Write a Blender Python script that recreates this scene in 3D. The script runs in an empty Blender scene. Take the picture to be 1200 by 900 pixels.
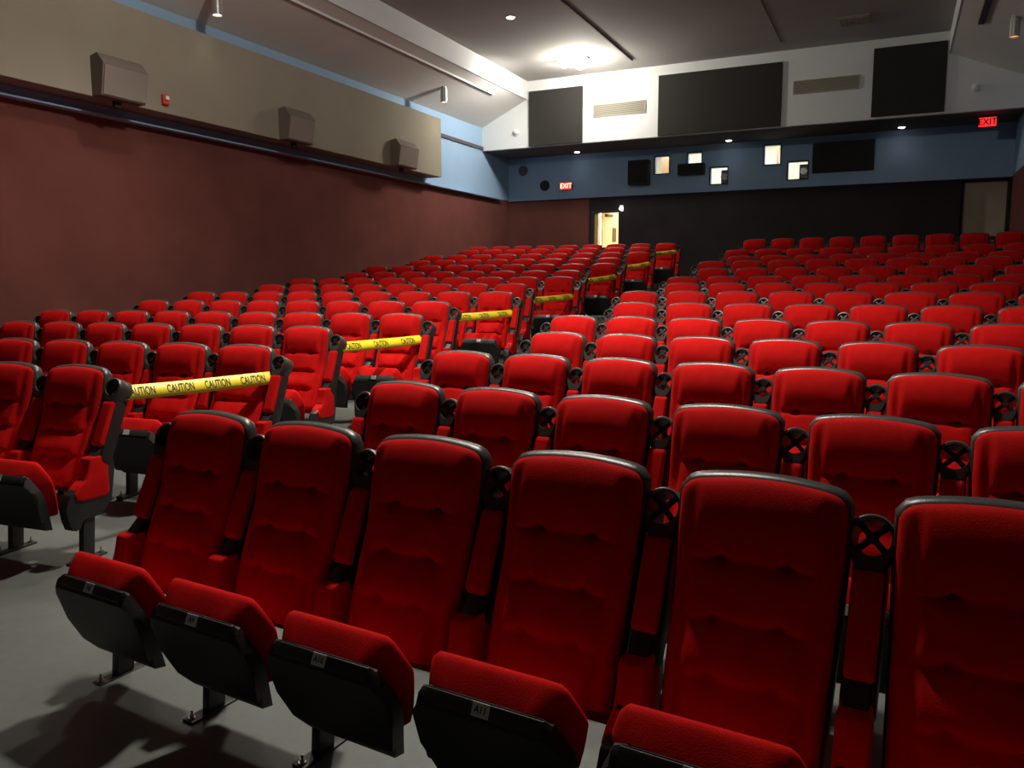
import bpy, bmesh, math, random
from mathutils import Vector, Matrix
random.seed(7)
SC = bpy.context.scene
COL = SC.collection
U = 0.56                      # seat pitch in metres
CAMZ = 1.608
PI = math.pi

# ------------------------------------------------------------------ materials
def nodes(name):
    m = bpy.data.materials.new(name); m.use_nodes = True
    nt = m.node_tree; b = nt.nodes['Principled BSDF']
    return m, nt, b
def setin(b, **kw):
    for k, v in kw.items():
        k = k.replace('_', ' ')
        if k in b.inputs: b.inputs[k].default_value = v
def mat(name, col, rough=.6, spec=.4, metal=0., var=0., scale=8., bump=0., bscale=60., sheen=0., sheentint=None, detail=3):
    m, nt, b = nodes(name)
    c = (col[0], col[1], col[2], 1)
    setin(b, Base_Color=c, Roughness=rough, Metallic=metal, Specular_IOR_Level=spec, Sheen_Weight=sheen)
    if sheentint: setin(b, Sheen_Tint=(*sheentint, 1), Sheen_Roughness=.4)
    tc = nt.nodes.new('ShaderNodeTexCoord')
    if var > 0:
        n = nt.nodes.new('ShaderNodeTexNoise'); n.inputs['Scale'].default_value = scale; n.inputs['Detail'].default_value = detail
        nt.links.new(tc.outputs['Object'], n.inputs['Vector'])
        r = nt.nodes.new('ShaderNodeValToRGB')
        r.color_ramp.elements[0].position = .3; r.color_ramp.elements[1].position = .7
        r.color_ramp.elements[0].color = (*[x*(1-var) for x in col], 1)
        r.color_ramp.elements[1].color = (*[min(1, x*(1+var)) for x in col], 1)
        nt.links.new(n.outputs['Fac'], r.inputs['Fac']); nt.links.new(r.outputs['Color'], b.inputs['Base Color'])
    if bump > 0:
        n2 = nt.nodes.new('ShaderNodeTexNoise'); n2.inputs['Scale'].default_value = bscale; n2.inputs['Detail'].default_value = 2
        nt.links.new(tc.outputs['Object'], n2.inputs['Vector'])
        bp = nt.nodes.new('ShaderNodeBump'); bp.inputs['Strength'].default_value = bump; bp.inputs['Distance'].default_value = .01
        nt.links.new(n2.outputs['Fac'], bp.inputs['Height']); nt.links.new(bp.outputs['Normal'], b.inputs['Normal'])
    return m
def emis(name, col, s):
    m, nt, b = nodes(name)
    setin(b, Base_Color=(0, 0, 0, 1), Emission_Color=(*col, 1), Emission_Strength=s)
    return m

M = {}
M['velvet'] = mat('red_velvet', (.56, .009, .008), rough=.85, spec=.05, var=.14, scale=9, bump=.15, bscale=260, sheen=.20, sheentint=(1, .03, .02))
M['rim'] = mat('black_plastic_rim', (.055, .054, .050), rough=.32, spec=.5, bump=.1, bscale=300)
M['plastic'] = mat('black_plastic', (.018, .017, .017), rough=.42, spec=.45, bump=.1, bscale=250)
M['pan'] = mat('black_seat_pan', (.028, .027, .026), rough=.5, spec=.35, bump=.15, bscale=180)
M['panlip'] = mat('grey_pan_lip', (.05, .05, .048), rough=.38, spec=.5)
M['steel_black'] = mat('black_painted_steel', (.02, .019, .018), rough=.45, spec=.5)
M['chrome'] = mat('bolt_steel', (.6, .6, .58), rough=.25, metal=1)
M['plate'] = mat('white_plate', (.75, .75, .72), rough=.5)
M['ink'] = mat('black_ink', (.01, .01, .01), rough=.6)
M['tape'] = mat('yellow_tape', (.95, .76, .03), rough=.38, spec=.5, var=.06, scale=14)
M['maroon'] = mat('maroon_wall_fabric', (.165, .060, .050), rough=.95, spec=.05, var=.10, scale=1.6, bump=.2, bscale=90)
M['darkwall'] = mat('charcoal_wall_fabric', (.034, .027, .030), rough=.95, spec=.05, var=.12, scale=1.5, bump=.2, bscale=90)
M['blue'] = mat('light_blue_paint', (.30, .45, .63), rough=.8, spec=.2, var=.03, scale=2)
M['duct'] = mat('dark_trim_paint', (.09, .075, .09), rough=.7)
M['beige'] = mat('beige_acoustic_panel', (.31, .285, .225), rough=.9, spec=.1, var=.05, scale=1.2, bump=.15, bscale=120)
M['white'] = mat('white_paint', (.74, .76, .76), rough=.8, spec=.2, var=.03, scale=1)
M['ceil'] = mat('grey_ceiling_paint', (.42, .405, .385), rough=.85, spec=.2, var=.04, scale=.8)
M['slope'] = mat('sloped_ceiling_paint', (.68, .66, .62), rough=.8, spec=.2, var=.05, scale=.8)
M['soffit'] = mat('dark_soffit_paint', (.13, .12, .115), rough=.85, spec=.15)
M['absorb'] = mat('dark_acoustic_panel', (.040, .038, .035), rough=.95, spec=.05, bump=.2, bscale=150)
M['grille'] = mat('beige_vent_metal', (.36, .33, .25), rough=.5)
M['spk'] = mat('brown_speaker_box', (.17, .135, .115), rough=.7, bump=.1, bscale=120)
M['spk_cloth'] = mat('brown_speaker_grille', (.25, .21, .18), rough=.95, bump=.3, bscale=300)
M['darkspk'] = mat('black_speaker_box', (.03, .03, .028), rough=.8)
M['alu'] = mat('satin_aluminium', (.42, .42, .38), rough=.38, metal=.6)
M['red_plastic'] = mat('red_alarm_plastic', (.65, .06, .03), rough=.4)
M['cream'] = mat('cream_paint', (.72, .62, .44), rough=.7, var=.03)
M['doorleaf'] = mat('cream_door', (.78, .72, .56), rough=.5)
M['tan'] = mat('tan_jamb', (.55, .38, .24), rough=.6)
M['doorbeige'] = mat('beige_door_paint', (.42, .37, .27), rough=.8, var=.08, scale=3)
M['paper'] = mat('paper', (.8, .78, .72), rough=.8)
M['glow_white'] = emis('lamp_glow', (1, .86, .66), 30)
M['glow_small'] = emis('downlight_glow', (1, .88, .70), 14)
M['glow_can'] = emis('can_glow', (1, .84, .62), 3.5)
M['glow_can_orange'] = emis('dim_can_glow', (1, .48, .2), 1.2)
M['glow_soffit'] = emis('soffit_light_glow', (1, .9, .85), 8)
M['exit_red'] = emis('exit_red_glow', (1, .02, .02), 1.6)
M['exit_hot'] = emis('exit_letter_glow', (1, .45, .28), 3.0)
M['exit_dark'] = mat('exit_housing', (.05, .01, .01), rough=.5)

def concrete():
    m, nt, b = nodes('grey_painted_concrete')
    setin(b, Roughness=.55, Specular_IOR_Level=.35)
    tc = nt.nodes.new('ShaderNodeTexCoord')
    n = nt.nodes.new('ShaderNodeTexNoise'); n.inputs['Scale'].default_value = 1.3; n.inputs['Detail'].default_value = 6
    n2 = nt.nodes.new('ShaderNodeTexNoise'); n2.inputs['Scale'].default_value = 22; n2.inputs['Detail'].default_value = 4
    mx = nt.nodes.new('ShaderNodeMath'); mx.operation = 'MULTIPLY_ADD'; mx.inputs[1].default_value = .35
    r = nt.nodes.new('ShaderNodeValToRGB')
    r.color_ramp.elements[0].position = .38; r.color_ramp.elements[0].color = (.095, .104, .096, 1)
    r.color_ramp.elements[1].position = .95; r.color_ramp.elements[1].color = (.155, .165, .152, 1)
    nt.links.new(tc.outputs['Object'], n.inputs['Vector']); nt.links.new(tc.outputs['Object'], n2.inputs['Vector'])
    nt.links.new(n2.outputs['Fac'], mx.inputs[0]); nt.links.new(n.outputs['Fac'], mx.inputs[2])
    nt.links.new(mx.outputs[0], r.inputs['Fac']); nt.links.new(r.outputs['Color'], b.inputs['Base Color'])
    v = nt.nodes.new('ShaderNodeMapRange'); v.inputs[3].default_value = .35; v.inputs[4].default_value = .7
    nt.links.new(n.outputs['Fac'], v.inputs[0]); nt.links.new(v.outputs[0], b.inputs['Roughness'])
    return m
M['floor'] = concrete()

# ------------------------------------------------------------------ mesh helpers
def new_bm(): return bmesh.new()
def add_box(bm, x0, x1, y0, y1, z0, z1, bev=0, mx=None):
    t = bmesh.new()
    v = [t.verts.new((x, y, z)) for x in (x0, x1) for y in (y0, y1) for z in (z0, z1)]
    for q in ((0,1,3,2),(4,6,7,5),(0,4,5,1),(2,3,7,6),(0,2,6,4),(1,5,7,3)): t.faces.new([v[i] for i in q])
    bmesh.ops.recalc_face_normals(t, faces=t.faces)
    if bev: bmesh.ops.bevel(t, geom=list(t.edges), offset=bev, segments=2, affect='EDGES', profile=.6)
    merge(bm, t, mx)
def merge(bm, t, mx=None):
    if mx is not None: bmesh.ops.transform(t, matrix=mx, verts=t.verts)
    tmp = bpy.data.meshes.new('tmp'); t.to_mesh(tmp); t.free(); bm.from_mesh(tmp); bpy.data.meshes.remove(tmp)
def add_cyl(bm, p0, p1, r0, r1=None, n=20, cap=True):
    r1 = r0 if r1 is None else r1
    p0, p1 = Vector(p0), Vector(p1); d = (p1-p0).normalized()
    a = d.orthogonal().normalized(); b = d.cross(a)
    A = [bm.verts.new(p0+(a*math.cos(2*PI*i/n)+b*math.sin(2*PI*i/n))*r0) for i in range(n)]
    B = [bm.verts.new(p1+(a*math.cos(2*PI*i/n)+b*math.sin(2*PI*i/n))*r1) for i in range(n)]
    for i in range(n): bm.faces.new((A[i], A[(i+1) % n], B[(i+1) % n], B[i]))
    if cap: bm.faces.new(A[::-1]); bm.faces.new(B)
def add_prism(bm, pts, x0, x1, bev=0, axis='x', seg=2, mx=None):
    """pts polygon in (y,z) extruded in x (or (x,z) in y / (x,y) in z)"""
    t = bmesh.new()
    def P(a, b, c):
        return {'x': (c, a, b), 'y': (a, c, b), 'z': (a, b, c)}[axis]
    A = [t.verts.new(P(a, b, x0)) for a, b in pts]; B = [t.verts.new(P(a, b, x1)) for a, b in pts]
    n = len(pts)
    t.faces.new(A); t.faces.new(B[::-1])
    for i in range(n): t.faces.new((A[i], B[i], B[(i+1) % n], A[(i+1) % n]))
    bmesh.ops.recalc_face_normals(t, faces=t.faces)
    if bev: bmesh.ops.bevel(t, geom=list(t.edges), offset=bev, segments=seg, affect='EDGES', profile=.6)
    merge(bm, t, mx)
def add_dome(bm, c, r, sz=1., n=16, m=6, down=True):
    s = -1 if down else 1
    rows = []
    for j in range(m):
        th = PI/2*j/m
        rows.append([bm.verts.new((c[0]+r*math.cos(th)*math.cos(2*PI*i/n), c[1]+r*math.cos(th)*math.sin(2*PI*i/n), c[2]+s*r*sz*math.sin(th))) for i in range(n)])
    top = bm.verts.new((c[0], c[1], c[2]+s*r*sz))
    for j in range(m-1):
        for i in range(n): bm.faces.new((rows[j][i], rows[j][(i+1) % n], rows[j+1][(i+1) % n], rows[j+1][i]))
    for i in range(n): bm.faces.new((rows[-1][i], rows[-1][(i+1) % n], top))
    bm.faces.new(rows[0][::-1])
def obj(name, bm, m, parent=None, smooth=False, loc=None):
    me = bpy.data.meshes.new(name)
    bmesh.ops.recalc_face_normals(bm, faces=bm.faces)
    bm.to_mesh(me); bm.free()
    mats = m if isinstance(m, (list, tuple)) else [m]
    for k in mats: me.materials.append(k)
    if smooth:
        for p in me.polygons: p.use_smooth = True
        if smooth != 'all': me.set_sharp_from_angle(angle=math.radians(smooth if smooth is not True else 40))
    o = bpy.data.objects.new(name, me); COL.objects.link(o)
    if parent: o.parent = parent
    if loc: o.location = loc
    return o
def tag(o, label=None, cat=None, group=None, kind=None):
    if label: o['label'] = label
    if cat: o['category'] = cat
    if group: o['group'] = group
    if kind: o['kind'] = kind
    return o
def empty(name, loc=(0, 0, 0), rz=0):
    e = bpy.data.objects.new(name, None); COL.objects.link(e); e.location = loc; e.rotation_euler = (0, 0, rz)
    e.empty_display_size = .1
    return e
def struct(name, bm, m, smooth=False): return tag(obj(name, bm, m, smooth=smooth), kind='structure')
def copy_one(o, parent=None):
    c = o.copy(); COL.objects.link(c)
    if parent: c.parent = parent
    return c
CHILD = {}
def copy_tree(o, parent=None):
    c = copy_one(o, parent)
    kids = [copy_tree(k, c) for k in CHILD.get(o.name, [])]
    CHILD[c.name] = kids
    return c
def reg(root):
    def rec(o):
        CHILD[o.name] = list(o.children)
        for k in o.children: rec(k)
    rec(root)
def text_mesh(txt, size, name, m, parent, depth=.0006, sx=1.0, align='CENTER'):
    cu = bpy.data.curves.new(name, 'FONT'); cu.body = txt; cu.size = size
    cu.align_x = align; cu.align_y = 'CENTER'; cu.extrude = depth; cu.offset = size*.018
    t = bpy.data.objects.new(name, cu); COL.objects.link(t)
    dg = bpy.context.evaluated_depsgraph_get(); dg.update()
    me = bpy.data.meshes.new_from_object(t.evaluated_get(dg))
    COL.objects.unlink(t); bpy.data.objects.remove(t)
    for v in me.vertices: v.co.x *= sx
    me.materials.clear(); me.materials.append(m)
    o = bpy.data.objects.new(name, me); COL.objects.link(o); o.parent = parent
    return o

# ------------------------------------------------------------------ camera
F = 948.0
yaw, pitch, roll = math.radians(25.3057), math.radians(7.0364), math.radians(-.1482)
f = Vector((-math.sin(yaw)*math.cos(pitch), math.cos(yaw)*math.cos(pitch), -math.sin(pitch)))
r = Vector((math.cos(yaw), math.sin(yaw), 0)); u = r.cross(f)
r2 = r*math.cos(roll)+u*math.sin(roll); u2 = r2.cross(f)
cd = bpy.data.cameras.new('camera'); cam = bpy.data.objects.new('camera', cd); COL.objects.link(cam)
cd.sensor_width = 36; cd.sensor_fit = 'HORIZONTAL'; cd.lens = F/1200*36; cd.clip_start = .05; cd.clip_end = 100
CAMPOS = Vector((0, 0, CAMZ))
cam.matrix_world = Matrix.Translation(CAMPOS) @ Matrix((r2, u2, -f)).transposed().to_4x4()
SC.camera = cam
def project(p):
    d = Vector(p)-CAMPOS; k = d.dot(f)
    if k < .05: return None
    return 600+F*d.dot(r2)/k, 450-F*d.dot(u2)/k

# ------------------------------------------------------------------ floor height
SK = [(3.0, -.935), (4.41, -.930), (6.37, -.890), (8.41, -.780), (10.28, -.648), (12.32, -.490), (14.16, -.324), (16.15, -.147), (18.12, .021), (20.1, .198), (22.13, .405),
      (24.2, .648), (26.07, .875), (28.05, 1.125), (30.12, 1.393), (31.9, 1.605)]
TOPH = 1.088
def interp(s):
    if s <= SK[0][0]: return SK[0][1]
    if s >= SK[-1][0]: return SK[-1][1]
    for (a, za), (b, zb) in zip(SK, SK[1:]):
        if a <= s <= b: return za+(zb-za)*(s-a)/(b-a)
def clamp(v): return min(1., max(0., v))
def floor_z(x, y):          # metres
    xu = x/U
    s = y/U+.0915*max(0., -7.7-xu)+.0915*max(0., xu+4.4)+.52
    z = interp(s)+.04*clamp((-4.6-xu)/2)*clamp((12-s)/4)
    if xu > -5.4: z += .10*clamp((s-29.4)/1.0)
    return z*U+CAMZ-TOPH

XL, XR, Y0, Y1, Y2 = -9.80, 2.12, -4.5, 18.97, 20.54
ZFB = floor_z(0, 18.8)
bm = new_bm()
nx, ny = 40, 110
g = [[bm.verts.new((XL+(XR-XL)*i/nx, Y0+(Y2+.0-Y0)*j/ny, floor_z(XL+(XR-XL)*i/nx, Y0+(Y2-Y0)*j/ny))) for i in range(nx+1)] for j in range(ny+1)]
for j in range(ny):
    for i in range(nx): bm.faces.new((g[j][i], g[j][i+1], g[j+1][i+1], g[j+1][i]))
struct('floor', bm, M['floor'], smooth='all')

# ------------------------------------------------------------------ walls
ZB, ZS = 3.89, 5.00         # blue / dark boundary, soffit height
ZW, ZLO, ZHI = 5.57, 6.16, 6.59
XBL, XBR = -8.53, .72
def quad_wall_x(name, x, y0, y1, z0, z1, m, t=.12, side=-1):
    bm = new_bm(); add_box(bm, min(x, x+side*t), max(x, x+side*t), y0, y1, z0, z1); return struct(name, bm, m)
def two_tone(name, x, side):
    bm = new_bm()
    a, b = (x-.12, x) if side < 0 else (x, x+.12)
    add_box(bm, a, b, Y0, Y2+.1, -.3, ZB); n1 = len(bm.faces)
    add_box(bm, a, b, Y0, Y2+.1, ZB, ZW+.1)
    bm.faces.ensure_lookup_table()
    for k in range(n1, len(bm.faces)): bm.faces[k].material_index = 1
    return struct(name, bm, [M['maroon'], M['blue']])
two_tone('wall_left', XL, -1)
two_tone('wall_right', XR, 1)
# front wall of the hall, behind the camera
bm = new_bm(); add_box(bm, XL, XR, Y0-.12, Y0, -.3, ZHI+.1); struct('wall_front', bm, M['darkwall'])

# back wall with door openings and projection ports
PORTS = [(-5.69, -5.33, 4.37, 4.79), (-4.86, -4.52, 4.57, 4.82), (-4.29, -3.88, 4.04, 4.43), (-3.02, -2.66, 4.43, 4.87), (-2.47, -2.03, 4.05, 4.45)]
DL = (-7.30, -6.63, ZFB, 3.46); DR = (1.17, 2.06, ZFB, 3.82)
holes = PORTS+[DL, DR]
xs = sorted({XL, XR, -7.45}|{h[0] for h in holes}|{h[1] for h in holes})
zs = sorted({ZFB-.2, ZB-.03, ZS+.1}|{h[2] for h in holes}|{h[3] for h in holes})
bm = new_bm()
for xa, xb in zip(xs, xs[1:]):
    for za, zb in zip(zs, zs[1:]):
        cx, cz = (xa+xb)/2, (za+zb)/2
        if any(h[0] < cx < h[1] and h[2] < cz < h[3] for h in holes): continue
        n0 = len(bm.faces)
        add_box(bm, xa, xb, Y2, Y2+.14, za, zb)
        bm.faces.ensure_lookup_table()
        mi = 2 if cz > ZB-.03 else (0 if cx < -7.45 else 1)
        for k in range(n0, len(bm.faces)): bm.faces[k].material_index = mi
struct('wall_back', bm, [M['maroon'], M['darkwall'], M['blue']])

# white gable band above the soffit
bm = new_bm()
add_prism(bm, [(XL, ZS), (XL, ZW), (XBL, ZLO), (XBL, ZHI), (XBR, ZHI), (XBR, ZLO), (XR, ZW), (XR, ZS)], Y1, Y1+.12, axis='y')
struct('wall_upper', bm, M['white'])
bm = new_bm(); add_box(bm, XL, XR, Y1+.12, Y2, ZS, ZS+.1); struct('ceiling_soffit', bm, M['soffit'])
# main ceiling
bm = new_bm()
def strip(p, q, mi):
    (xa, za), (xb, zb) = p, q
    vs = [bm.verts.new(v) for v in ((xa, Y0, za), (xb, Y0, zb), (xb, Y1+.1, zb), (xa, Y1+.1, za))]
    up = [bm.verts.new(Vector(v)+Vector((0, 0, .12))) for v in ((xa, Y0, za), (xb, Y0, zb), (xb, Y1+.1, zb), (xa, Y1+.1, za))]
    fs = [bm.faces.new(vs), bm.faces.new(up[::-1])]
    for i in range(4): fs.append(bm.faces.new((vs[i], vs[(i+1) % 4], up[(i+1) % 4], up[i])))
    for k in fs: k.material_index = mi
strip((XL, ZW), (XBL, ZLO), 1); strip((XBR, ZLO), (XR, ZW), 1); strip((XBL, ZHI), (XBR, ZHI), 0)
n0 = len(bm.faces)
add_box(bm, XBL-.1, XBL+.01, Y0, Y1+.05, ZLO-.012, ZHI+.1); add_box(bm, XBR-.01, XBR+.1, Y0, Y1+.05, ZLO-.012, ZHI+.1)
bm.faces.ensure_lookup_table()
for k in range(n0, len(bm.faces)): bm.faces[k].material_index = 2
struct('ceiling', bm, [M['ceil'], M['slope'], M['white']])

# trims
bm = new_bm(); add_box(bm, XL, XL+.14, Y0, Y2-.6, 3.845, 3.868, .004); struct('trim_1', bm, M['blue'])
bm = new_bm(); add_box(bm, XL, XL+.04, 15.6, Y1, 5.02, 5.10); struct('trim_2', bm, M['duct'])
bm = new_bm(); add_box(bm, XL+.02, XR, Y2-.02, Y2, ZB-.055, ZB-.03); struct('trim_3', bm, M['darkwall'])
for k, (h, d) in enumerate(((DL, .05),)):
    bm = new_bm()
    add_box(bm, h[0]-.07, h[0], Y2-.03, Y2+.14, h[2], h[3]+.06); add_box(bm, h[1], h[1]+.07, Y2-.03, Y2+.14, h[2], h[3]+.06)
    add_box(bm, h[0], h[1], Y2-.03, Y2+.14, h[3], h[3]+.06)
    struct('door_1', bm, M['steel_black'])

# ------------------------------------------------------------------ corridor behind the left door
bm = new_bm()
cx0, cx1, cy0, cy1 = -8.25, -5.95, Y2+.14, Y2+1.9
add_box(bm, cx0, cx1, cy1, cy1+.05, ZFB, 4.0); add_box(bm, cx0-.05, cx0, cy0, cy1, ZFB, 4.0); add_box(bm, cx1, cx1+.05, cy0, cy1, ZFB, 4.0)
add_box(bm, cx0, cx1, cy0, cy1, 3.95, 4.0)
struct('wall_corridor', bm, M['cream'])
bm = new_bm(); add_box(bm, cx0, cx1, Y2, cy1, ZFB-.05, ZFB); struct('floor_corridor', bm, M['floor'])
dl = empty('corridor_door', (-7.13, Y2+.17, ZFB), math.radians(62)); tag(dl, 'cream door standing open inside the lit doorway', 'door')
bm = new_bm(); add_box(bm, 0, .80, 0, .045, .005, 2.06, .004); obj('door_leaf', bm, M['doorleaf'], dl)
bm = new_bm(); add_box(bm, .36, .50, -.008, .0, 1.25, 1.62, .002); obj('window_pane', bm, M['steel_black'], dl)
bm = new_bm(); add_box(bm, .10, .34, -.05, 0, 1.90, 1.97, .004); obj('door_closer', bm, M['steel_black'], dl)
bm = new_bm(); add_box(bm, -7.30, -7.20, Y2+.02, Y2+.20, ZFB, 3.46, .004); struct('trim_5', bm, M['tan'])
for k, (px, pz) in enumerate(((-7.10, 3.05), (-7.16, 2.70), (-7.06, 2.40))):
    bm = new_bm(); add_box(bm, px-.11, px+.11, cy1-.006, cy1-.001, pz-.14, pz+.14)
    tag(obj('paper_notice', bm, M['tan'] if k == 1 else M['paper']),
        ['white paper notice pinned highest on the corridor wall', 'tan paper notice in the middle of the corridor wall', 'white paper notice pinned lowest on the corridor wall'][k], 'notice', 'notices on the corridor wall')

# right exit recess with a beige door
bm = new_bm()
add_box(bm, DR[0], DR[0]+.04, Y2+.1, Y2+.4, ZFB, DR[3]); add_box(bm, DR[1]-.01, DR[1]+.03, Y2+.14, Y2+.4, ZFB, DR[3]); add_box(bm, DR[0], DR[1], Y2+.1, Y2+.4, DR[3], DR[3]+.05)
struct('trim_4', bm, M['darkwall'])
bm = new_bm(); add_box(bm, DR[0], DR[1], Y2+.20, Y2+.26, ZFB, DR[3]);
add_box(bm, DR[0]+.415, DR[0]+.43, Y2+.192, Y2+.20, ZFB, ZFB+2.0)
d2 = struct('door_2', bm, M['doorbeige'])
bm = new_bm(); add_box(bm, DR[0]+.47, DR[0]+.78, Y2+.17, Y2+.19, ZFB+1.0, ZFB+1.05, .004); obj('door_handle', bm, M['alu'], d2)

# ------------------------------------------------------------------ projection booth
bm = new_bm()
by0, by1 = Y2+.14, Y2+1.7
bm.free()
for nm, bx in (('wall_booth_back', (-6.2, -1.6, by1, by1+.05, 3.85, 5.25)), ('wall_booth_left', (-6.25, -6.2, by0, by1, 3.85, 5.25)), ('wall_booth_right', (-1.6, -1.55, by0, by1, 3.85, 5.25)),
               ('ceiling_booth', (-6.25, -1.55, by0, by1, 5.25, 5.3)), ('floor_booth', (-6.25, -1.55, by0, by1, 3.80, 3.85))):
    bm = new_bm(); add_box(bm, *bx); struct(nm, bm, M['paper'])

def ld(name, kind, loc, energy, col, size=.1, rot=None, **kw):
    l = bpy.data.lights.new(name, kind); l.energy = energy; l.color = col
    if kind == 'AREA':
        l.shape = 'RECTANGLE'; l.size = size if not isinstance(size, tuple) else size[0]; l.size_y = size if not isinstance(size, tuple) else size[1]
    else: l.shadow_soft_size = size
    for k, v in kw.items(): setattr(l, k, v)
    o = bpy.data.objects.new(name, l); COL.objects.link(o); o.location = loc
    if rot: o.rotation_euler = rot
    return o
ld('booth_light', 'AREA', (-3.9, Y2+.95, 5.22), 50, (1, .93, .80), (4.2, .5))
ld('corridor_light', 'AREA', (-6.95, Y2+1.2, 3.92), 300, (1, .80, .55), (1.2, .6))
for k, h in enumerate(PORTS):
    bm = new_bm(); w = .025
    add_box(bm, h[0]-w, h[0], Y2-.02, Y2+.02, h[2]-w, h[3]+w); add_box(bm, h[1], h[1]+w, Y2-.02, Y2+.02, h[2]-w, h[3]+w)
    add_box(bm, h[0], h[1], Y2-.02, Y2+.02, h[3], h[3]+w); add_box(bm, h[0], h[1], Y2-.02, Y2+.02, h[2]-w, h[2])
    fr = struct('window_%d' % (k+1), bm, M['darkspk'])
    gm = bpy.data.materials.get('port_glass')
    if not gm:
        gm, nt, b = nodes('port_glass'); setin(b, Base_Color=(1, 1, 1, 1), Roughness=.02, Transmission_Weight=1., IOR=1.0)
    bm = new_bm(); add_box(bm, h[0], h[1], Y2+.06, Y2+.064, h[2], h[3]); obj('glass_pane', bm, gm, fr)
def projector(x, z, lab):
    p = empty('film_projector', (x, Y2+.75, z-.12)); tag(p, lab, 'projector', 'projectors in the booth')
    bm = new_bm(); add_box(bm, -.17, .24, -.05, .5, -.04, .34, .02); obj('body', bm, M['darkspk'], p)
    bm = new_bm(); add_cyl(bm, (-.03, -.05, .15), (-.03, -.40, .13), .065, .075); obj('lens', bm, M['plastic'], p, smooth=True)
    bm = new_bm(); add_cyl(bm, (-.03, -.40, .13), (-.03, -.415, .13), .078); obj('lens_ring', bm, M['chrome'], p, smooth=True)
    bm = new_bm(); add_cyl(bm, (.10, -.02, .30), (.10, .02, .30), .09); obj('film_reel', bm, M['darkspk'], p, smooth=True)
    bm = new_bm(); add_box(bm, -.12, .12, .1, .34, -(z-.12-3.85), 0, .01); obj('pedestal', bm, M['darkspk'], p)
projector(-4.00, 4.24, 'projector showing its round lens in the lower lit port')
projector(-2.12, 4.26, 'projector filling the right part of the rightmost port')
def curtain(x, w, lab, m):
    bm = new_bm(); add_box(bm, x, x+w, Y2+1.2, Y2+1.28, 3.86, 5.2, .01)
    tag(obj('booth_cabinet', bm, m), lab, 'cabinet')
curtain(-5.85, .33, 'tan cabinet behind the leftmost projection port', M['tan'])
curtain(-2.90, .05, 'narrow dark post behind the tallest projection port', M['tan'])

# ------------------------------------------------------------------ things on the band and back wall
def panel(x0, x1, z0, z1, lab):
    bm = new_bm(); add_box(bm, x0, x1, Y1-.045, Y1-.001, z0, z1, .008); tag(obj('sound_absorber', bm, M['absorb']), lab, 'acoustic panel', 'dark acoustic panels on the white band')
panel(-8.47, -7.06, 5.012, 6.33, 'small dark acoustic panel left of the bright white wall patch')
panel(-5.20, -2.47, 5.012, 6.36, 'widest dark acoustic panel on the white band')
panel(-.67, .68, 5.04, 6.41, 'dark acoustic panel at the shaded right end of the white band')
def vent(x0, x1, z0, z1, lab):
    v = empty('air_vent', ((x0+x1)/2, Y1, (z0+z1)/2)); tag(v, lab, 'vent', 'vents in the white band')
    w, h = (x1-x0)/2, (z1-z0)/2
    bm = new_bm()
    add_box(bm, -w, w, -.025, -.001, h-.025, h); add_box(bm, -w, w, -.025, -.001, -h, -h+.025)
    add_box(bm, -w, -w+.025, -.025, -.001, -h+.025, h-.025); add_box(bm, w-.025, w, -.025, -.001, -h+.025, h-.025)
    obj('frame', bm, M['grille'], v)
    bm = new_bm(); add_box(bm, -w+.02, w-.02, -.006, -.002, -h+.02, h-.02); obj('backing', bm, M['soffit'], v)
    bm = new_bm(); k = 7
    for i in range(k):
        zc = -h+.03+(2*h-.06)*(i+.5)/k
        add_box(bm, -w+.025, w-.025, -.02, -.008, zc-.009, zc+.009)
    obj('louvre', bm, M['grille'], v)
vent(-6.80, -5.50, 5.57, 5.86, 'long beige vent in the brightly lit white wall')
vent(-2.24, -.92, 5.65, 5.93, 'long beige vent in the dim grey part of the white wall')
def dome(x, z, lab):
    d = empty('emergency_dome', (x, Y1, z)); tag(d, lab, 'alarm dome')
    bm = new_bm(); add_cyl(bm, (0, 0, 0), (0, -.03, 0), .085); obj('base', bm, M['white'], d, smooth=True)
    bm = new_bm(); add_dome(bm, (0, 0, 0), .07, .7)
    bmesh.ops.transform(bm, matrix=Matrix.Translation((0, -.03, 0)) @ Matrix.Rotation(-PI/2, 4, 'X'), verts=bm.verts)
    obj('dome_cover', bm, M['paper'], d, smooth=True)
dome(-8.83, 5.39, 'white round dome on the left gable wall')
dome(1.21, 5.45, 'pale round dome on the dark right gable wall')

def spk_box(x0, x1, z0, z1, d, lab, name='surround_speaker', cat='speaker'):
    s = empty(name, ((x0+x1)/2, Y2, (z0+z1)/2)); tag(s, lab, cat)
    w, h = (x1-x0)/2, (z1-z0)/2
    bm = new_bm(); add_box(bm, -w, w, -d, -.002, -h, h, .01); obj('cabinet', bm, M['darkspk'], s)
    bm = new_bm(); add_box(bm, -w+.03, w-.03, -d-.012, -d, -h+.03, h-.03, .004); obj('grille', bm, M['absorb'], s)
spk_box(-6.33, -5.80, 4.11, 4.71, .25, 'black square speaker on the blue back wall left of the ports')
spk_box(-5.07, -4.42, 4.29, 4.55, .2, 'low dark box under the small upper projection port', 'shelf_box', 'box')
bm = new_bm(); add_box(bm, -1.93, -.61, Y2-.06, Y2-.001, 4.16, 4.84, .008)
tag(obj('sound_absorber', bm, M['absorb']), 'dark rectangular panel on the blue back wall right of the ports', 'acoustic panel')
bm = new_bm(); add_cyl(bm, (-9.36, Y2, 4.67), (-9.36, Y2-.05, 4.67), .14, .12, n=24)
tag(obj('round_fitting', bm, M['duct'], smooth=True), 'dull round fitting on the shaded left end of the back wall', 'fitting')
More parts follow.
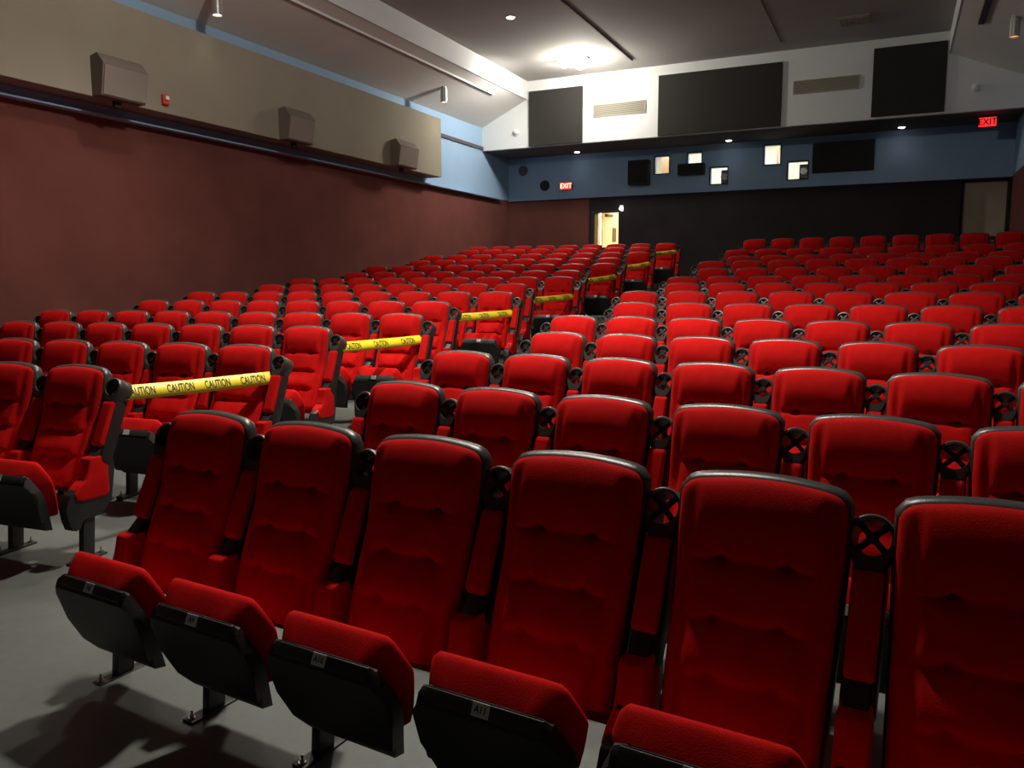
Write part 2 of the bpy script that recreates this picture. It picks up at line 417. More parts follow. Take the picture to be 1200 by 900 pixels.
bm = new_bm(); add_cyl(bm, (-8.72, Y2, 4.24), (-8.72, Y2-.06, 4.24), .14, .12, n=24)
tag(obj('round_speaker', bm, M['darkspk'], smooth=True), 'dark round speaker left of the lit exit sign', 'speaker')
# little lamp beside door top
l = empty('door_lamp', (-6.55, Y2, 3.55)); tag(l, 'tiny white lamp at the top right of the lit doorway', 'lamp')
bm = new_bm(); add_box(bm, -.05, .05, -.03, 0, -.08, .08, .006); obj('backplate', bm, M['paper'], l)
bm = new_bm(); add_dome(bm, (0, -.07, .0), .05, 1.); obj('shade', bm, M['glow_soffit'], l, smooth=True)

# exit signs
def exit_sign(x, y, z, s, lab, hot, ceiling):
    e = empty('exit_sign', (x, y, z)); tag(e, lab, 'exit sign', 'illuminated exit signs')
    w, h = .165*s, .10*s
    bm = new_bm(); add_box(bm, -w, w, 0, .06, -h, h, .006)
    if ceiling: add_box(bm, -.03, .03, .02, .04, h, ceiling-z)
    obj('housing', bm, M['exit_dark'], e)
    bm = new_bm(); add_box(bm, -w+.01, w-.01, -.004, -.001, -h+.01, h-.01); obj('face', bm, M['exit_red'], e)
    t = text_mesh('EXIT', h*1.75, 'lettering', M['exit_hot'] if hot else M['exit_dark'], e, sx=.92)
    t.rotation_euler = (PI/2, 0, 0); t.location = (0, -.006, 0)
exit_sign(-8.08, Y2-.07, 4.19, 1.0, 'glowing red exit sign on the blue wall above the doorway', True, None)
exit_sign(1.50, 19.5, 4.86, 1.0, 'red exit sign hanging under the dark right soffit', False, ZS)

# soffit downlights and ceiling downlight
def recess(x, y, z, r_, lab, grp, m):
    e = empty('recessed_downlight', (x, y, z)); tag(e, lab, 'downlight', grp)
    bm = new_bm(); add_cyl(bm, (0, 0, 0), (0, 0, -.012), r_*1.3, r_*1.2, n=24); obj('trim_ring', bm, M['alu'], e, smooth=True)
    bm = new_bm(); add_dome(bm, (0, 0, -.012), r_, .25); obj('bulb', bm, m, e, smooth=True)
for x, lab in ((-7.65, 'recessed downlight above the left exit sign'), (-3.80, 'recessed downlight above the middle projection ports'), (-.08, 'recessed downlight in the soffit nearest the right exit sign')):
    recess(x, 20.15, ZS, .07, lab, 'downlights in the dark soffit', M['glow_soffit'])
    ld('soffit_light', 'SPOT', (x, 20.15, ZS-.08), .8, (1, .82, .8), .05, spot_size=2.2, spot_blend=.6)
recess(-6.82, 14.40, ZHI, .075, 'small recessed downlight in the flat grey ceiling', 'ceiling downlights', M['glow_small'])

# the bright ceiling lamp
L = empty('ceiling_lamp', (-6.72, 17.55, ZHI)); tag(L, 'blazing bright twin-headed lamp on the flat grey ceiling', 'lamp')
bm = new_bm(); add_box(bm, -.30, .30, -.12, .12, -.05, -.001, .01); obj('base_plate', bm, M['white'], L)
for sx, rr in ((.12, .15), (-.27, .085)):
    bm = new_bm(); add_cyl(bm, (sx, 0, -.05), (sx, 0, -.09), .03); add_dome(bm, (sx, 0, -.09), rr, 1.1, n=20, m=8); obj('lamp_head', bm, M['glow_white'], L, smooth=True)
ld('ceiling_lamp_side_light', 'SPOT', (-7.15, 17.25, ZHI-.40), 240, (1, .95, .88), .09, rot=(0, math.radians(62), 0), spot_size=math.radians(120), spot_blend=.9)
LAMP = ld('ceiling_lamp_light', 'POINT', (-6.62, 17.50, ZHI-.36), 190, (1, .94, .84), .14)

# ceiling rails, seam, vent
bm = new_bm(); add_box(bm, -5.62, -5.59, 5.5, 18.2, ZHI-.03, ZHI-.001); tag(obj('ceiling_track', bm, M['darkspk']), 'thin dark track along the flat ceiling beside the bright lamp', 'track')
bm = new_bm(); add_box(bm, -2.44, -2.425, 5.5, 18.3, ZHI-.008, ZHI-.001); tag(obj('ceiling_seam', bm, M['soffit']), 'faint thin seam strip across the dark ceiling', 'seam strip')
e = empty('ceiling_diffuser', (-1.01, 17.4, ZHI)); tag(e, 'square pale air diffuser in the dark ceiling', 'vent')
bm = new_bm(); add_box(bm, -.3, .3, -.3, .3, -.02, -.001, .004); obj('frame', bm, M['grille'], e)
for k in range(3):
    bm = new_bm(); q = .25-.08*k
    for (a, b, c, d) in ((-q, q, -q, -q+.03), (-q, q, q-.03, q), (-q, -q+.03, -q+.03, q-.03), (q-.03, q, -q+.03, q-.03)): add_box(bm, a, b, c, d, -.035-.004*k, -.018)
    obj('louvre', bm, M['grille'], e)
sl = (ZLO-ZW)/(XBL-XL)
bm = new_bm(); zt = ZW+sl*(-8.78-XL)
add_box(bm, -8.795, -8.765, 2, 17.6, zt-.035, zt+.004); tag(obj('ceiling_rail', bm, M['white']), 'long thin white rail along the left sloped ceiling', 'rail')
bm = new_bm(); add_box(bm, 1.02, 1.12, 5, 16.4, 5.96, 6.06); tag(obj('ceiling_duct', bm, M['duct']), 'dark strip along the right sloped ceiling', 'trunking')

# cylinder downlights
def can(x, y, zbot, ztop, m, lab, energy, col, ss=1.5):
    c = empty('cylinder_downlight', (x, y, ztop)); tag(c, lab, 'downlight', 'cylinder downlights on the sloped ceilings')
    h = ztop-zbot
    bm = new_bm(); add_cyl(bm, (0, 0, 0), (0, 0, -.06), .055); obj('canopy', bm, M['alu'], c, smooth=True)
    bm = new_bm(); add_cyl(bm, (0, 0, -.05), (0, 0, -h), .075, n=28, cap=False)
    add_cyl(bm, (0, 0, -.05), (0, 0, -.055), .075, n=28); add_cyl(bm, (0, 0, -h+.05), (0, 0, -h), .066, n=28, cap=False)
    obj('can', bm, M['alu'], c, smooth=True)
    bm = new_bm(); add_cyl(bm, (0, 0, -h+.03), (0, 0, -h+.02), .066, n=24); obj('bulb', bm, m, c, smooth=True)
    if energy: ld('can_light', 'SPOT', (x, y, zbot-.02), energy, col, .06, spot_size=ss, spot_blend=.7)
can(-9.14, 15.90, 5.55, 5.88, M['glow_can'], 'grey cylinder downlight on the left slope nearest the white gable', 8, (1, .85, .65))
can(-9.14, 9.33, 5.50, 5.89, M['glow_can'], 'grey cylinder downlight cut by the top edge of the photo', 2.5, (1, .85, .65))
can(1.50, 15.7, 5.52, 5.87, M['glow_can_orange'], 'dim cylinder downlight on the dark right slope', 3, (1, .5, .25))

# ------------------------------------------------------------------ left wall panel, speakers, strobe
XP = XL+.40
bm = new_bm(); add_box(bm, XL+.002, XP, -3.5, 16.20, 4.00, 5.28, .01)
tag(obj('sound_baffle', bm, M['beige']), 'long beige acoustic baffle along the top of the left wall', 'acoustic panel')
def wall_speaker(y0, y1, lab):
    s = empty('wall_speaker', (XP, (y0+y1)/2, 4.00)); tag(s, lab, 'speaker', 'brown surround speakers on the left baffle')
    w = (y1-y0)/2
    prof = [(0, 0), (0, .50), (.13, .53), (.24, .40), (.17, .0)]
    bm = new_bm(); add_prism(bm, prof, -w, w, .008, axis='y'); obj('cabinet', bm, M['spk'], s)
    a, b = Vector((.24, .40)), Vector((.17, 0)); d = (b-a).normalized(); n = Vector((-d.y, d.x))
    if n.x < 0: n = -n
    p = [a+d*.02+n*.001, b-d*.02+n*.001, b-d*.02+n*.014, a+d*.02+n*.014]
    bm = new_bm(); add_prism(bm, [tuple(q) for q in p], -w+.02, w-.02, .003, axis='y'); obj('grille', bm, M['spk_cloth'], s)
    bm = new_bm(); add_box(bm, -.0, .05, -.05, .05, -.08, 0, .004); obj('bracket', bm, M['darkspk'], s)
wall_speaker(7.38, 8.06, 'brown wall speaker on the left baffle nearest the camera')
wall_speaker(10.86, 11.52, 'brown wall speaker in the middle of the left baffle')
wall_speaker(14.15, 14.88, 'brown wall speaker near the far end of the left baffle')
e = empty('fire_strobe', (XP, 8.52, 4.18)); tag(e, 'small red fire alarm strobe on the beige left baffle', 'alarm')
bm = new_bm(); add_box(bm, .001, .05, -.055, .055, -.07, .07, .012); obj('housing', bm, M['red_plastic'], e)
bm = new_bm(); add_box(bm, .05, .075, -.03, .03, -.01, .045, .008); obj('strobe_lens', bm, M['paper'], e)

# ------------------------------------------------------------------ the chair
def yc(z):            # centre line of the backrest, 0 at the top
    pts = [(.38, -.215), (.47, -.180), (.62, -.122), (.75, -.078), (.92, -.036), (1.10, 0)]
    if z <= pts[0][0]: return pts[0][1]
    for (a, ya), (b, yb) in zip(pts, pts[1:]):
        if a <= z <= b:
            t = (z-a)/(b-a); return ya+(yb-ya)*t
    return 0
def halfw(z): return .205+.016*min(1, max(0, (z-.42)/.5))
def ztop(q, top): return top-.024*q*q-.030*abs(q)**16
def sstep(a, b, x):
    t = min(1, max(0, (x-a)/(b-a))); return t*t*(3-2*t)
def make_back_cushion():
    bm = new_bm(); NU, NV = 44, 76; top = 1.078; z0 = .40
    front = []
    CR = [(.870, .017, 1), (.715, .013, 1), (.575, .016, 1)]
    for j in range(NV+1):
        row = []
        for i in range(NU+1):
            q = -1+2*i/NU; zt = ztop(q, top); t = j/NV; z = z0+(zt-z0)*t
            zc = z0+(top-z0)*t
            w = halfw(z)
            rim = (1-abs(q)**6)**.5 if abs(q) < 1 else 0
            tr = min(1, (1-t)/.20); rt = (1-(1-tr)**2)**.5
            br = min(1, t/.06); rb = (1-(1-br)**2)**.5
            th = .030+.040*rim*rt*rb
            # quilting
            if abs(q) < .80:
                e = 1-sstep(.66, .80, abs(q))
                for zz, dp, _ in CR:
                    bow = .010*math.cos(q*PI*.55)*(1 if zz > .8 else -.6)
                    dz = (zc-(zz-bow))
                    base = math.exp(-(dz/.008)**2)
                    dim = math.exp(-((abs(q)-.40)/(.055+.05*max(0, 1-abs(dz+.004)/.02)))**2-((dz-.004)/.015)**2)
                    th -= e*(dp*.42*base+dp*1.9*dim)
                # bulge of each pad
                edges = [.40, .575, .715, .870, 1.068]
                for a, b in zip(edges, edges[1:]):
                    if a <= zc < b:
                        s = (zc-a)/(b-a); amp = .016 if b > .9 else (.026 if a > .7 else .034)
                        th += e*amp*math.sin(PI*s**(.85 if b > .9 else .62))**.9*(1-.45*q*q)
            th -= .006*math.exp(-((abs(q)-.80)/.05)**2)*rt
            y = yc(z)-th
            if z < .78: y -= .018*math.sin(PI*min(1, max(0, (z-.38)/.40)))
            row.append(bm.verts.new((q*w, y, z)))
        front.append(row)
    back = []
    for j in (range(NV+1)):
        row = []
        for i in range(NU+1):
            q = -1+2*i/NU; zt = ztop(q, top); z = z0+(zt-z0)*j/NV
            row.append(bm.verts.new((q*halfw(z), yc(z)-.004, z)))
        back.append(row)
    for j in range(NV):
        for i in range(NU):
            bm.faces.new((front[j][i], front[j][i+1], front[j+1][i+1], front[j+1][i]))
            bm.faces.new((back[j][i+1], back[j][i], back[j+1][i], back[j+1][i+1]))
        bm.faces.new((front[j][0], front[j+1][0], back[j+1][0], back[j][0]))
        bm.faces.new((front[j+1][NU], front[j][NU], back[j][NU], back[j+1][NU]))
    for i in range(NU):
        bm.faces.new((front[NV][i], front[NV][i+1], back[NV][i+1], back[NV][i]))
        bm.faces.new((front[0][i+1], front[0][i], back[0][i], back[0][i+1]))
    return bm
def make_shell():
    bm = new_bm(); NU, NV = 20, 14; z0 = .37
    def sheet(dy, o, topo):
        rows = []
        for j in range(NV+1):
            row = []
            for i in range(NU+1):
                q = -1+2*i/NU; zt = ztop(q, 1.068+topo); z = z0+(zt-z0)*j/NV
                row.append(bm.verts.new((q*(halfw(z)+o), yc(z)+dy-(.02*(1-(q*q))*0), z)))
            rows.append(row)
        return rows
    A = sheet(-.026, .002, .006); B = sheet(-.021, .008, .015); C = sheet(.008, .012, .022); D = sheet(.034, .004, .010)
    def edge(R): return [R[j][0] for j in range(NV+1)]+[R[NV][i] for i in range(1, NU+1)]+[R[j][NU] for j in range(NV-1, -1, -1)]
    # delete inner verts of B and C
    for R in (B, C):
        for j in range(NV):
            for i in range(1, NU): bm.verts.remove(R[j][i])
            # row j interior removed
    EA, EB, EC, ED = [[R[j][0] for j in range(NV+1)]+[R[NV][i] for i in range(1, NU+1)]+[R[j][NU] for j in range(NV-1, -1, -1)] for R in (A, B, C, D)]
    for P, Q in ((EA, EB), (EB, EC), (EC, ED)):
        for k in range(len(P)-1): bm.faces.new((P[k], P[k+1], Q[k+1], Q[k]))
    for R in (A, D):
        for j in range(NV):
            for i in range(NU): bm.faces.new((R[j][i], R[j][i+1], R[j+1][i+1], R[j+1][i]))
    # bottom
    for i in range(NU): bm.faces.new((A[0][i], A[0][i+1], D[0][i+1], D[0][i]))
    return bm
TILT = math.radians(67); HY, HZ = -.425, .168
MT = Matrix.Translation((0, HY, HZ)) @ Matrix(((1, 0, 0, 0), (0, -math.cos(TILT), math.sin(TILT), 0), (0, math.sin(TILT), math.cos(TILT), 0), (0, 0, 0, 1)))
# local cushion frame: x, f (forward), n (up)
def make_cushion():
    bm = new_bm(); NA = 30
    def outline(ins):
        P = [(-.170, .07), (-.222, .20), (-.252, .305), (-.250, .330), (-.215, .415), (-.195, .436), (-.10, .440), (.10, .440), (.195, .436), (.215, .415), (.250, .330), (.252, .305), (.222, .20), (.170, .07)]
        return P
    P = outline(0); cx, cf = 0, .22
    # resample corners round
    def lay(n, ins):
        out = []
        for x, f_ in P:
            dx, df = x-cx, f_-cf; L_ = math.hypot(dx, df); out.append((x-dx/L_*ins, f_-df/L_*ins))
        return out
    layers = [(.016, .050), (.042, .032), (.068, .016), (.090, .007), (.104, .012), (.114, .032)]
    rings = []
    for n, ins in layers:
        rings.append([bm.verts.new((x, f_, n)) for x, f_ in lay(n, ins)])
    k = len(P)
    for A, B in zip(rings, rings[1:]):
        for i in range(k): bm.faces.new((A[i], A[(i+1) % k], B[(i+1) % k], B[i]))
    bm.faces.new(rings[0][::-1])
    # top: inner rings
    prev = rings[-1]
    for s, n in ((.66, .114), (.33, .110)):
        R = [bm.verts.new((cx+(v.co.x-cx)*s, cf+(v.co.y-cf)*s, n)) for v in rings[-1]]
        for i in range(k): bm.faces.new((prev[i], prev[(i+1) % k], R[(i+1) % k], R[i]))
        prev = R
    c = bm.verts.new((cx, cf, .108))
    for i in range(k): bm.faces.new((prev[i], prev[(i+1) % k], c))
    bmesh.ops.recalc_face_normals(bm, faces=bm.faces)
    bmesh.ops.subdivide_edges(bm, edges=bm.edges[:], cuts=1, use_grid_fill=True, smooth=.12)
    bmesh.ops.transform(bm, matrix=MT, verts=bm.verts)
    return bm
def make_pan():
    bm = new_bm()
    # profile (f,n) at centre; extruded across with tapered ends
    prof = [(.01, .020), (.392, .018), (.400, .010), (.384, -.010), (.362, -.030), (.20, -.040), (.10, -.038), (.045, -.018), (.01, .02)]
    def ring(x, sh, lo, sn):
        return [bm.verts.new((x, max(lo, min(f_, sh)), n*sn if n < 0 else n)) for f_, n in prof]
    secs = [(-.240, .300, .255, .5), (-.230, .320, .205, .95), (-.200, .385, .11, 1), (-.172, .43, .02, 1), (.172, .43, .02, 1), (.200, .385, .11, 1), (.230, .320, .205, .95), (.240, .300, .255, .5)]
    R = [ring(*s) for s in secs]; k = len(prof)
    for A, B in zip(R, R[1:]):
        for i in range(k): bm.faces.new((A[i], A[(i+1) % k], B[(i+1) % k], B[i]))
    bm.faces.new(R[0]); bm.faces.new(R[-1][::-1])
    bmesh.ops.recalc_face_normals(bm, faces=bm.faces)
    bmesh.ops.transform(bm, matrix=MT, verts=bm.verts)
    return bm
# the flat field under the front edge of the pan, carrying the plate
PA, PB = Vector((.400, .010)), Vector((.362, -.030))
PT = (PB-PA).normalized(); PN = Vector((PT.y, -PT.x))
if PN.y > 0: PN = -PN
def on_pan(s, h): # (f,n) at distance s down the underside, height h off it
    p = PA+PT*s+PN*h; return p.x, p.y
def make_lip():
    bm = new_bm()
    pts = [on_pan(.002, -.006), on_pan(.004, .003), on_pan(.040, .004), on_pan(.046, -.006)]
    add_prism(bm, pts, -.18, .18, .003); bmesh.ops.transform(bm, matrix=MT, verts=bm.verts); return bm

ARM_E = Vector((0, .393, .9195)); ARM_M = Vector((0, -.9195, .393))
RC = Vector((0, -.055, .972))
def arm_frame(p):      # p = (x, along arm, along M) from pivot
    o = Vector((0, -.160, .580)); return o+Vector((p[0], 0, 0))+ARM_E*p[1]+ARM_M*p[2]
MA = Matrix.Translation((0, -.160, .580)) @ Matrix(((1, 0, 0, 0), (0, ARM_E.y, ARM_M.y, 0), (0, ARM_E.z, ARM_M.z, 0), (0, 0, 0, 1)))
def make_arm_body():
    bm = new_bm()
    # (along, M): spine behind pad
    add_prism(bm, [(-.045, -.03), (-.03, .012), (.0, .026), (.05, .022), (.33, .022), (.34, -.03), (.33, -.062), (.05, -.062), (-.03, -.052)], -.0415, .0415, .007)
    bmesh.ops.transform(bm, matrix=MA, verts=bm.verts); return bm
def make_arm_pad():
    bm = new_bm()
    add_prism(bm, [(.05, .015), (.045, .040), (.062, .056), (.300, .050), (.318, .040), (.318, .010)], -.0365, .0365, .011, seg=3)
    bmesh.ops.transform(bm, matrix=MA, verts=bm.verts); return bm
def make_ring():
    bm = new_bm(); n = 40; c = .400; ro, ri = .061, .046
    def inner(rad, m): return [bm.verts.new((rad*math.cos(2*PI*i/n), c+rad*math.sin(2*PI*i/n), m)) for i in range(n)]
    def outer(o, m):
        out = []
        for i in range(n):
            a = 2*PI*i/n; ca, sa = math.cos(a), math.sin(a)
            if sa >= 0: x, y = (ro+o)*ca, c+(ro+o)*sa
            else:
                k = abs(sa); x = math.copysign(abs(ca)**.30, ca)*((ro+o)-(ro-.0415)*k**.8); y = c-(.088+o)*k**.75
                if i == 3*n//4: x = 0
            out.append(bm.verts.new((x, y, m)))
        return out
    L_ = [inner(ri, -.056), outer(-.006, -.062), outer(0, -.054), outer(.001, .0), outer(0, .036), outer(-.005, .043), inner(ri+.002, .044), inner(ri, .036), inner(ri-.004, -.056)]
    for A, B in zip(L_, L_[1:]+L_[:1]):
        for i in range(n): bm.faces.new((A[i], A[(i+1) % n], B[(i+1) % n], B[i]))
    bmesh.ops.transform(bm, matrix=MA, verts=bm.verts); return bm
def make_cross():
    bm = new_bm(); c = .400
    for a in (PI/4, -PI/4):
        add_box(bm, -.049, .049, -.0085, .0085, .020, .032, .002, Matrix.Translation((0, c, 0)) @ Matrix.Rotation(a, 4, 'Z'))
    add_cyl(bm, (0, c, .017), (0, c, .034), .015, n=16)
    bmesh.ops.transform(bm, matrix=MA, verts=bm.verts); return bm
def make_pivot():
    bm = new_bm()
    add_cyl(bm, arm_frame((-.03, .0, .0)), arm_frame((.03, 0, 0)), .036, n=24); return bm
def make_screws():
    bm = new_bm()
    for x in (-.012, .012): add_cyl(bm, arm_frame((x, .012-.02*(x > 0), .030)), arm_frame((x, .012-.02*(x > 0), .040)), .0035, n=10)
    return bm
def make_standard():
    bm = new_bm()
    add_prism(bm, [(-.245, .565), (-.275, .50), (-.32, .44), (-.40, .40), (-.435, .33), (-.425, .26), (-.405, .20), (-.375, .188), (-.345, .20), (-.325, .24), (-.20, .24), (-.12, .31), (-.085, .50), (-.100, .62), (-.17, .635)], -.030, .030, .006)
    return bm
def make_side_pad():
    bm = new_bm()
    add_prism(bm, [(-.135, .560), (-.155, .585), (-.250, .587), (-.266, .578), (-.281, .51), (-.298, .465), (-.345, .435), (-.378, .40), (-.370, .365), (-.33, .350), (-.17, .342), (-.14, .36)], -.038, .038, .010, seg=3)
    return bm
def make_pad_wing(): # lower wedge filling the cut corner of the cushion
    bm = new_bm()
    return bm
def make_leg():
    bm = new_bm()
    t = [(-.235, .26), (-.315, .26), (-.335, .008), (-.258, .008)]
    add_prism(bm, t, -.019, .019, .004)
    return bm
def make_foot():
    bm = new_bm(); add_box(bm, -.028, .028, -.415, -.175, -.022, .008, .003); return bm
def make_bolt(y):
    bm = new_bm(); add_cyl(bm, (0, y, .008), (0, y, .014), .014, n=12); add_cyl(bm, (0, y, .014), (0, y, .024), .008, n=6); add_cyl(bm, (0, y, .024), (0, y, .040), .0045, n=8); return bm

PLATE_S, PLATE_H = .022, .0043
def plate_matrix():
    fx, nx_ = on_pan(PLATE_S, PLATE_H)
    o = MT @ Vector((0, fx, nx_))
    R3 = MT.to_3x3()
    up = (R3 @ Vector((0, -PT.x, -PT.y))).normalized()
    out = (R3 @ Vector((0, PN.x, PN.y))).normalized()
    xx = up.cross(out)
    return Matrix.Translation(o) @ Matrix((xx, up, out)).transposed().to_4x4()

def add_arm(root, x, detail):
    a = obj_from('armrest', 'arm', root, x)
    obj_from('arm_pad', 'arm_pad', a, 0); c = obj_from('cup_holder', 'ring', a, 0); obj_from('cup_holder_cross', 'cross', a, 0)
    obj_from('pivot', 'pivot', a, 0)
    if detail: obj_from('screw', 'screws', a, 0)
def add_standard(root, x, detail):
    s = obj_from('side_panel', 'standard', root, x); obj_from('side_pad', 'side_pad', s, 0)
    l = obj_from('leg', 'leg', root, x); obj_from('foot_plate', 'foot', l, 0)
    if detail: obj_from('bolt', 'bolt1', l, 0); obj_from('bolt', 'bolt2', l, 0)
MESH = {}
def build_mesh(key, bm, m, smooth):
    o = obj('proto', bm, m, smooth=smooth); me = o.data; me.name = key; COL.objects.unlink(o); bpy.data.objects.remove(o); MESH[key] = me
build_mesh('cushion_back', make_back_cushion(), M['velvet'], 'all')
build_mesh('shell', make_shell(), M['rim'], 50)
build_mesh('cushion_seat', make_cushion(), M['velvet'], 50)
build_mesh('pan', make_pan(), M['pan'], 35)
build_mesh('lip', make_lip(), M['panlip'], 30)
build_mesh('arm', make_arm_body(), M['plastic'], 30)
build_mesh('arm_pad', make_arm_pad(), M['velvet'], 60)
build_mesh('ring', make_ring(), M['rim'], 40)
build_mesh('cross', make_cross(), M['plastic'], 30)
build_mesh('pivot', make_pivot(), M['plastic'], 40)
build_mesh('screws', make_screws(), M['chrome'], 40)
build_mesh('standard', make_standard(), M['plastic'], 30)
build_mesh('side_pad', make_side_pad(), M['velvet'], 60)
build_mesh('leg', make_leg(), M['steel_black'], 30)
build_mesh('foot', make_foot(), M['steel_black'], 30)
build_mesh('bolt1', make_bolt(-.395), M['chrome'], 30)
build_mesh('bolt2', make_bolt(-.195), M['chrome'], 30)
bm = new_bm(); add_box(bm, -.026, .026, -.018, .018, 0, .002, .0008); build_mesh('plate', bm, M['plate'], False)
def obj_from(name, key, parent, x):
    o = bpy.data.objects.new(name, MESH[key]); COL.objects.link(o); o.parent = parent; o.location = (x, 0, 0); return o

def make_chair(name, arms, detail):
    root = empty(name)
    b = obj_from('backrest', 'cushion_back', root, 0); obj_from('backrest_shell', 'shell', root, 0)
    obj_from('seat_cushion', 'cushion_seat', root, 0)
    p = obj_from('seat_pan', 'pan', root, 0); obj_from('pan_lip', 'lip', p, 0)
    pl = obj_from('number_plate', 'plate', root, 0); pl.matrix_local = plate_matrix()
    for x in arms: add_arm(root, x, detail); add_standard(root, x, detail)
    reg(root); return root
H = U/2
PROTO = {}
def chair(kind, detail, loc, rz):
    key = (kind, detail)
    arms = {'L': (-H,), 'R': (H,), 'B': (-H, H)}[kind]
    if key not in PROTO:
        o = make_chair('cinema_seat', arms, detail); PROTO[key] = o
    else: o = copy_tree(PROTO[key])
    o.location = loc; o.rotation_euler = (0, 0, rz)
    return o

ORD = ['', 'first', 'second', 'third', 'fourth', 'fifth', 'sixth', 'seventh', 'eighth', 'ninth', 'tenth', 'eleventh', 'twelfth', 'thirteenth', 'fourteenth']
def visible(x, y, z, rz):
    pts = []
    c, s = math.cos(rz), math.sin(rz)
    for dx in (-.3, .3):
        for dy, dz in ((0, 1.1), (-.05, .9), (-.5, .6), (-.45, .4), (-.3, 0)):
            p = project((x+dx*c-dy*s, y+dx*s+dy*c, z+dz))
            if p: pts.append(p)
    if not pts: return False
    us = [p[0] for p in pts]; vs = [p[1] for p in pts]
    return max(us) > 2 and min(us) < 1198 and min(vs) < 898
TH = math.radians(5.23); THR = math.radians(-5.22)
LROWS = [(5.88, -.850, -7.94), (7.82, -.745, -7.40), (9.87, -.62, -8.10), (11.93, -.493, -7.74), (13.98, -.327, -8.37), (16.08, -.157, -7.98), (18.12, .022, -8.58), (20.14, .20, -8.11),
         (22.13, .40, -8.67), (24.2, .643, -8.26), (26.07, .875, -8.73), (28.05, 1.125, -8.29), (30.12, 1.393, -8.86), (31.9, 1.605, -8.32)]
RROWS = [(4.41, -.927, -4.52), (6.37, -.897, -4.08), (8.41, -.780, -4.60), (10.28, -.648, -4.14), (12.32, -.502, -4.69), (14.16, -.324, -4.22), (16.2, -.143, -4.75), (18.12, .019, -4.32),
         (20.0, .18, -4.77), (21.8, .41, -4.40), (23.75, .65, -4.84), (25.8, .85, -4.38), (27.9, 1.13, -4.85), (31.0, 1.62, -4.78)]
NUM = {0: 'A8', 1: 'A9', 2: 'A10', 3: 'A11'}
N_CH = 0
LEND = []          # world transform of the aisle arm of each left row
for ri, (y, z, x0) in enumerate(LROWS):
    zm = (z*U+CAMZ)-TOPH
    LEND.append((x0, y, zm))
    n = 9 if ri % 2 else 8
    for k in range(n):
        X = (x0-k*math.cos(TH))*U; Y = (y-k*math.sin(TH))*U
        if not visible(X, Y, zm, TH): continue
        last = (k == n-1)
        o = chair('B' if last else 'R', ri < 2, (X, Y, zm), TH)
        taped = ', beside caution tape' if k == 0 else ''
        tag(o, 'red cinema seat in the left block, %s row, %s from the aisle%s' % (ORD[ri+1], ORD[k+1], taped), 'chair', 'red cinema seats in the left block')
        N_CH += 1
for ri, (y, z, x0) in enumerate(RROWS):
    zm = (z*U+CAMZ)-TOPH
    n = 9
    for k in range(n):
        X = (x0+k*math.cos(THR))*U; Y = (y+k*math.sin(THR))*U
        if X > XR-.33: break
        if not visible(X, Y, zm, THR): continue
        o = chair('L', ri < 2, (X, Y, zm), THR)
        if ri == 0 and k in NUM:
            pl = [c for c in CHILD[o.name] if c.name.startswith('number_plate')][0]
            t = text_mesh(NUM[k], .025, 'lettering', M['ink'], pl, depth=.0003, sx=.9); t.location = (0, 0, .0022)
            lab = 'red cinema seat numbered %s, %s from aisle in front row of right block' % (NUM[k], ORD[k+1])
        else:
            lab = 'red cinema seat in the right block, %s row, %s from the aisle' % (ORD[ri+1], ORD[k+1])
        tag(o, lab, 'chair', 'red cinema seats in the right block')
        N_CH += 1
print('chairs', N_CH)

# ------------------------------------------------------------------ caution tapes between left-block aisle seats
def arm_point(row, zz, out=.0, fwd=0):
    x0, y, zm = LEND[row]
    c, s = math.cos(TH), math.sin(TH)
    lx, ly = H+out, yc(min(1.05, zz))-.03+fwd
    return Vector((x0*U+lx*c-ly*s, y*U+lx*s+ly*c, zm+zz))
TAPES = [(0, 1, .925, .865, 4), (2, 3, .91, .840, 3), (4, 5, .905, .825, 3), (6, 7, .855, .795, 3), (8, 9, .905, .855, 3), (10, 11, .89, .85, 2), (12, 13, .935, .89, 2)]
TL = ['longest caution tape nearest the camera, across the left aisle seats', 'second nearest caution tape, strung between left block aisle armrests', 'third nearest caution tape, in front of the sixth left row',
      'fourth nearest caution tape, in front of the eighth left row', 'third farthest caution tape, in front of the tenth left row', 'second farthest caution tape, in front of the twelfth left row', 'farthest and smallest caution tape on the last left row']
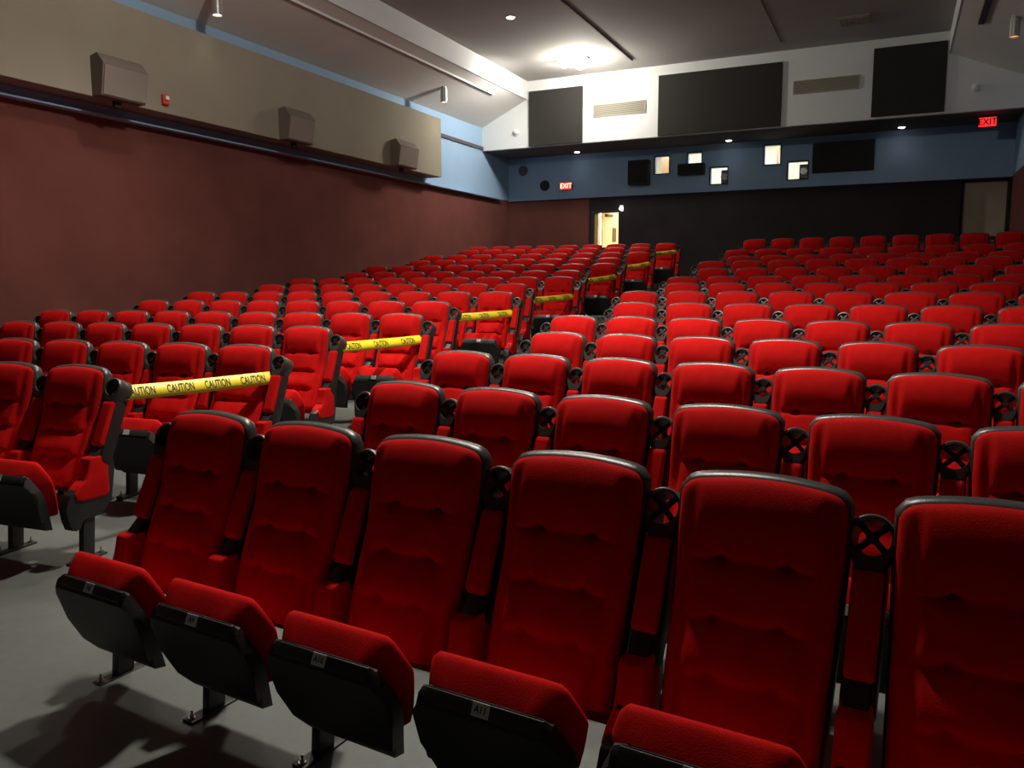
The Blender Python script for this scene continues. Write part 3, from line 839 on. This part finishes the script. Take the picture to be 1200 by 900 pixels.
def tape(i, ra, rb, za, zb, n):
    A = arm_point(ra, za, .030, .075); B = arm_point(rb, zb, -.037, .02)
    d = B-A; Lh = d.length; ex = d.normalized(); up = Vector((0, 0, 1)); ey = (up-ex*up.dot(ex)).normalized(); ez = ex.cross(ey)
    root = empty('caution_tape'); root.matrix_world = Matrix.Translation(A) @ Matrix((ex, ey, ez)).transposed().to_4x4()
    tag(root, TL[i], 'caution tape', 'yellow caution tapes strung between rows')
    hw = .042
    bm = new_bm(); ns = 40; rnd = random.Random(i)
    ph = rnd.random()*6
    def off(s): return .004*math.sin(s*9+ph)-.010*math.sin(PI*s)
    def dy(s): return -.005*math.sin(PI*s)
    g = []
    for sd in (-1, 1):
        g.append([[bm.verts.new((Lh*k/ns, hw*j+dy(k/ns), off(k/ns)-.022*j+sd*.0004)) for k in range(ns+1)] for j in (-1, 0, 1)])
    for q in (0, 1):
        for j in range(2):
            for k in range(ns): bm.faces.new((g[q][j][k], g[q][j][k+1], g[q][j+1][k+1], g[q][j+1][k]))
    for j in (0, 2):
        for k in range(ns): bm.faces.new((g[0][j][k], g[0][j][k+1], g[1][j][k+1], g[1][j][k]))
    for k in (0, ns):
        for j in range(2): bm.faces.new((g[0][j][k], g[0][j+1][k], g[1][j+1][k], g[1][j][k]))
    band = obj('tape_band', bm, M['tape'], root, smooth='all')
    step = Lh/max(n, 1)
    for k in range(n):
        t = text_mesh('CAUTION', .068, 'lettering', M['ink'], band, depth=.0003, sx=.60)
        s0 = (k+.42)/n*Lh
        for v in t.data.vertices:
            s = (s0+v.co.x)/Lh; v.co.x += s0; v.co.z += off(s)+.0012-.022*v.co.y/hw; v.co.y += dy(s)
for i, t in enumerate(TAPES): tape(i, *t)

# ------------------------------------------------------------------ light and view
W_ = bpy.data.worlds.new('dim_room'); SC.world = W_; W_.use_nodes = True
W_.node_tree.nodes['Background'].inputs[0].default_value = (.5, .5, .55, 1); W_.node_tree.nodes['Background'].inputs[1].default_value = 0.0
# house lights of the room ahead of the frame's top edge
for hx, hy, he in ((-2.3, 5.2, 1800), (-6.82, 7.0, 800)):
    recess(hx, hy, ZHI, .075, 'recessed downlight in the flat ceiling, row %d' % hy, 'ceiling downlights', M['glow_small']) if False else None
    if he: ld('house_light', 'SPOT', (hx, hy, ZHI-.05), he, (1, .94, .84), .22, spot_size=math.radians(112), spot_blend=1.0)
ld('downlight_spot', 'SPOT', (-6.82, 14.40, ZHI-.06), 330, (1, .92, .80), .08, spot_size=math.radians(98), spot_blend=1.0)
ld('unseen_ceiling_fill', 'POINT', (-4.4, 7.0, ZHI-.36), 290, (1, .94, .84), .14)  # added fill with no fixture, brightens the sloped ceiling, baffle and wall ledge
vs = SC.view_settings
SC.display_settings.display_device = 'sRGB'
vs.view_transform = 'Standard'; vs.look = 'None'; vs.gamma = 1; vs.exposure = .15
vs.use_curve_mapping = False
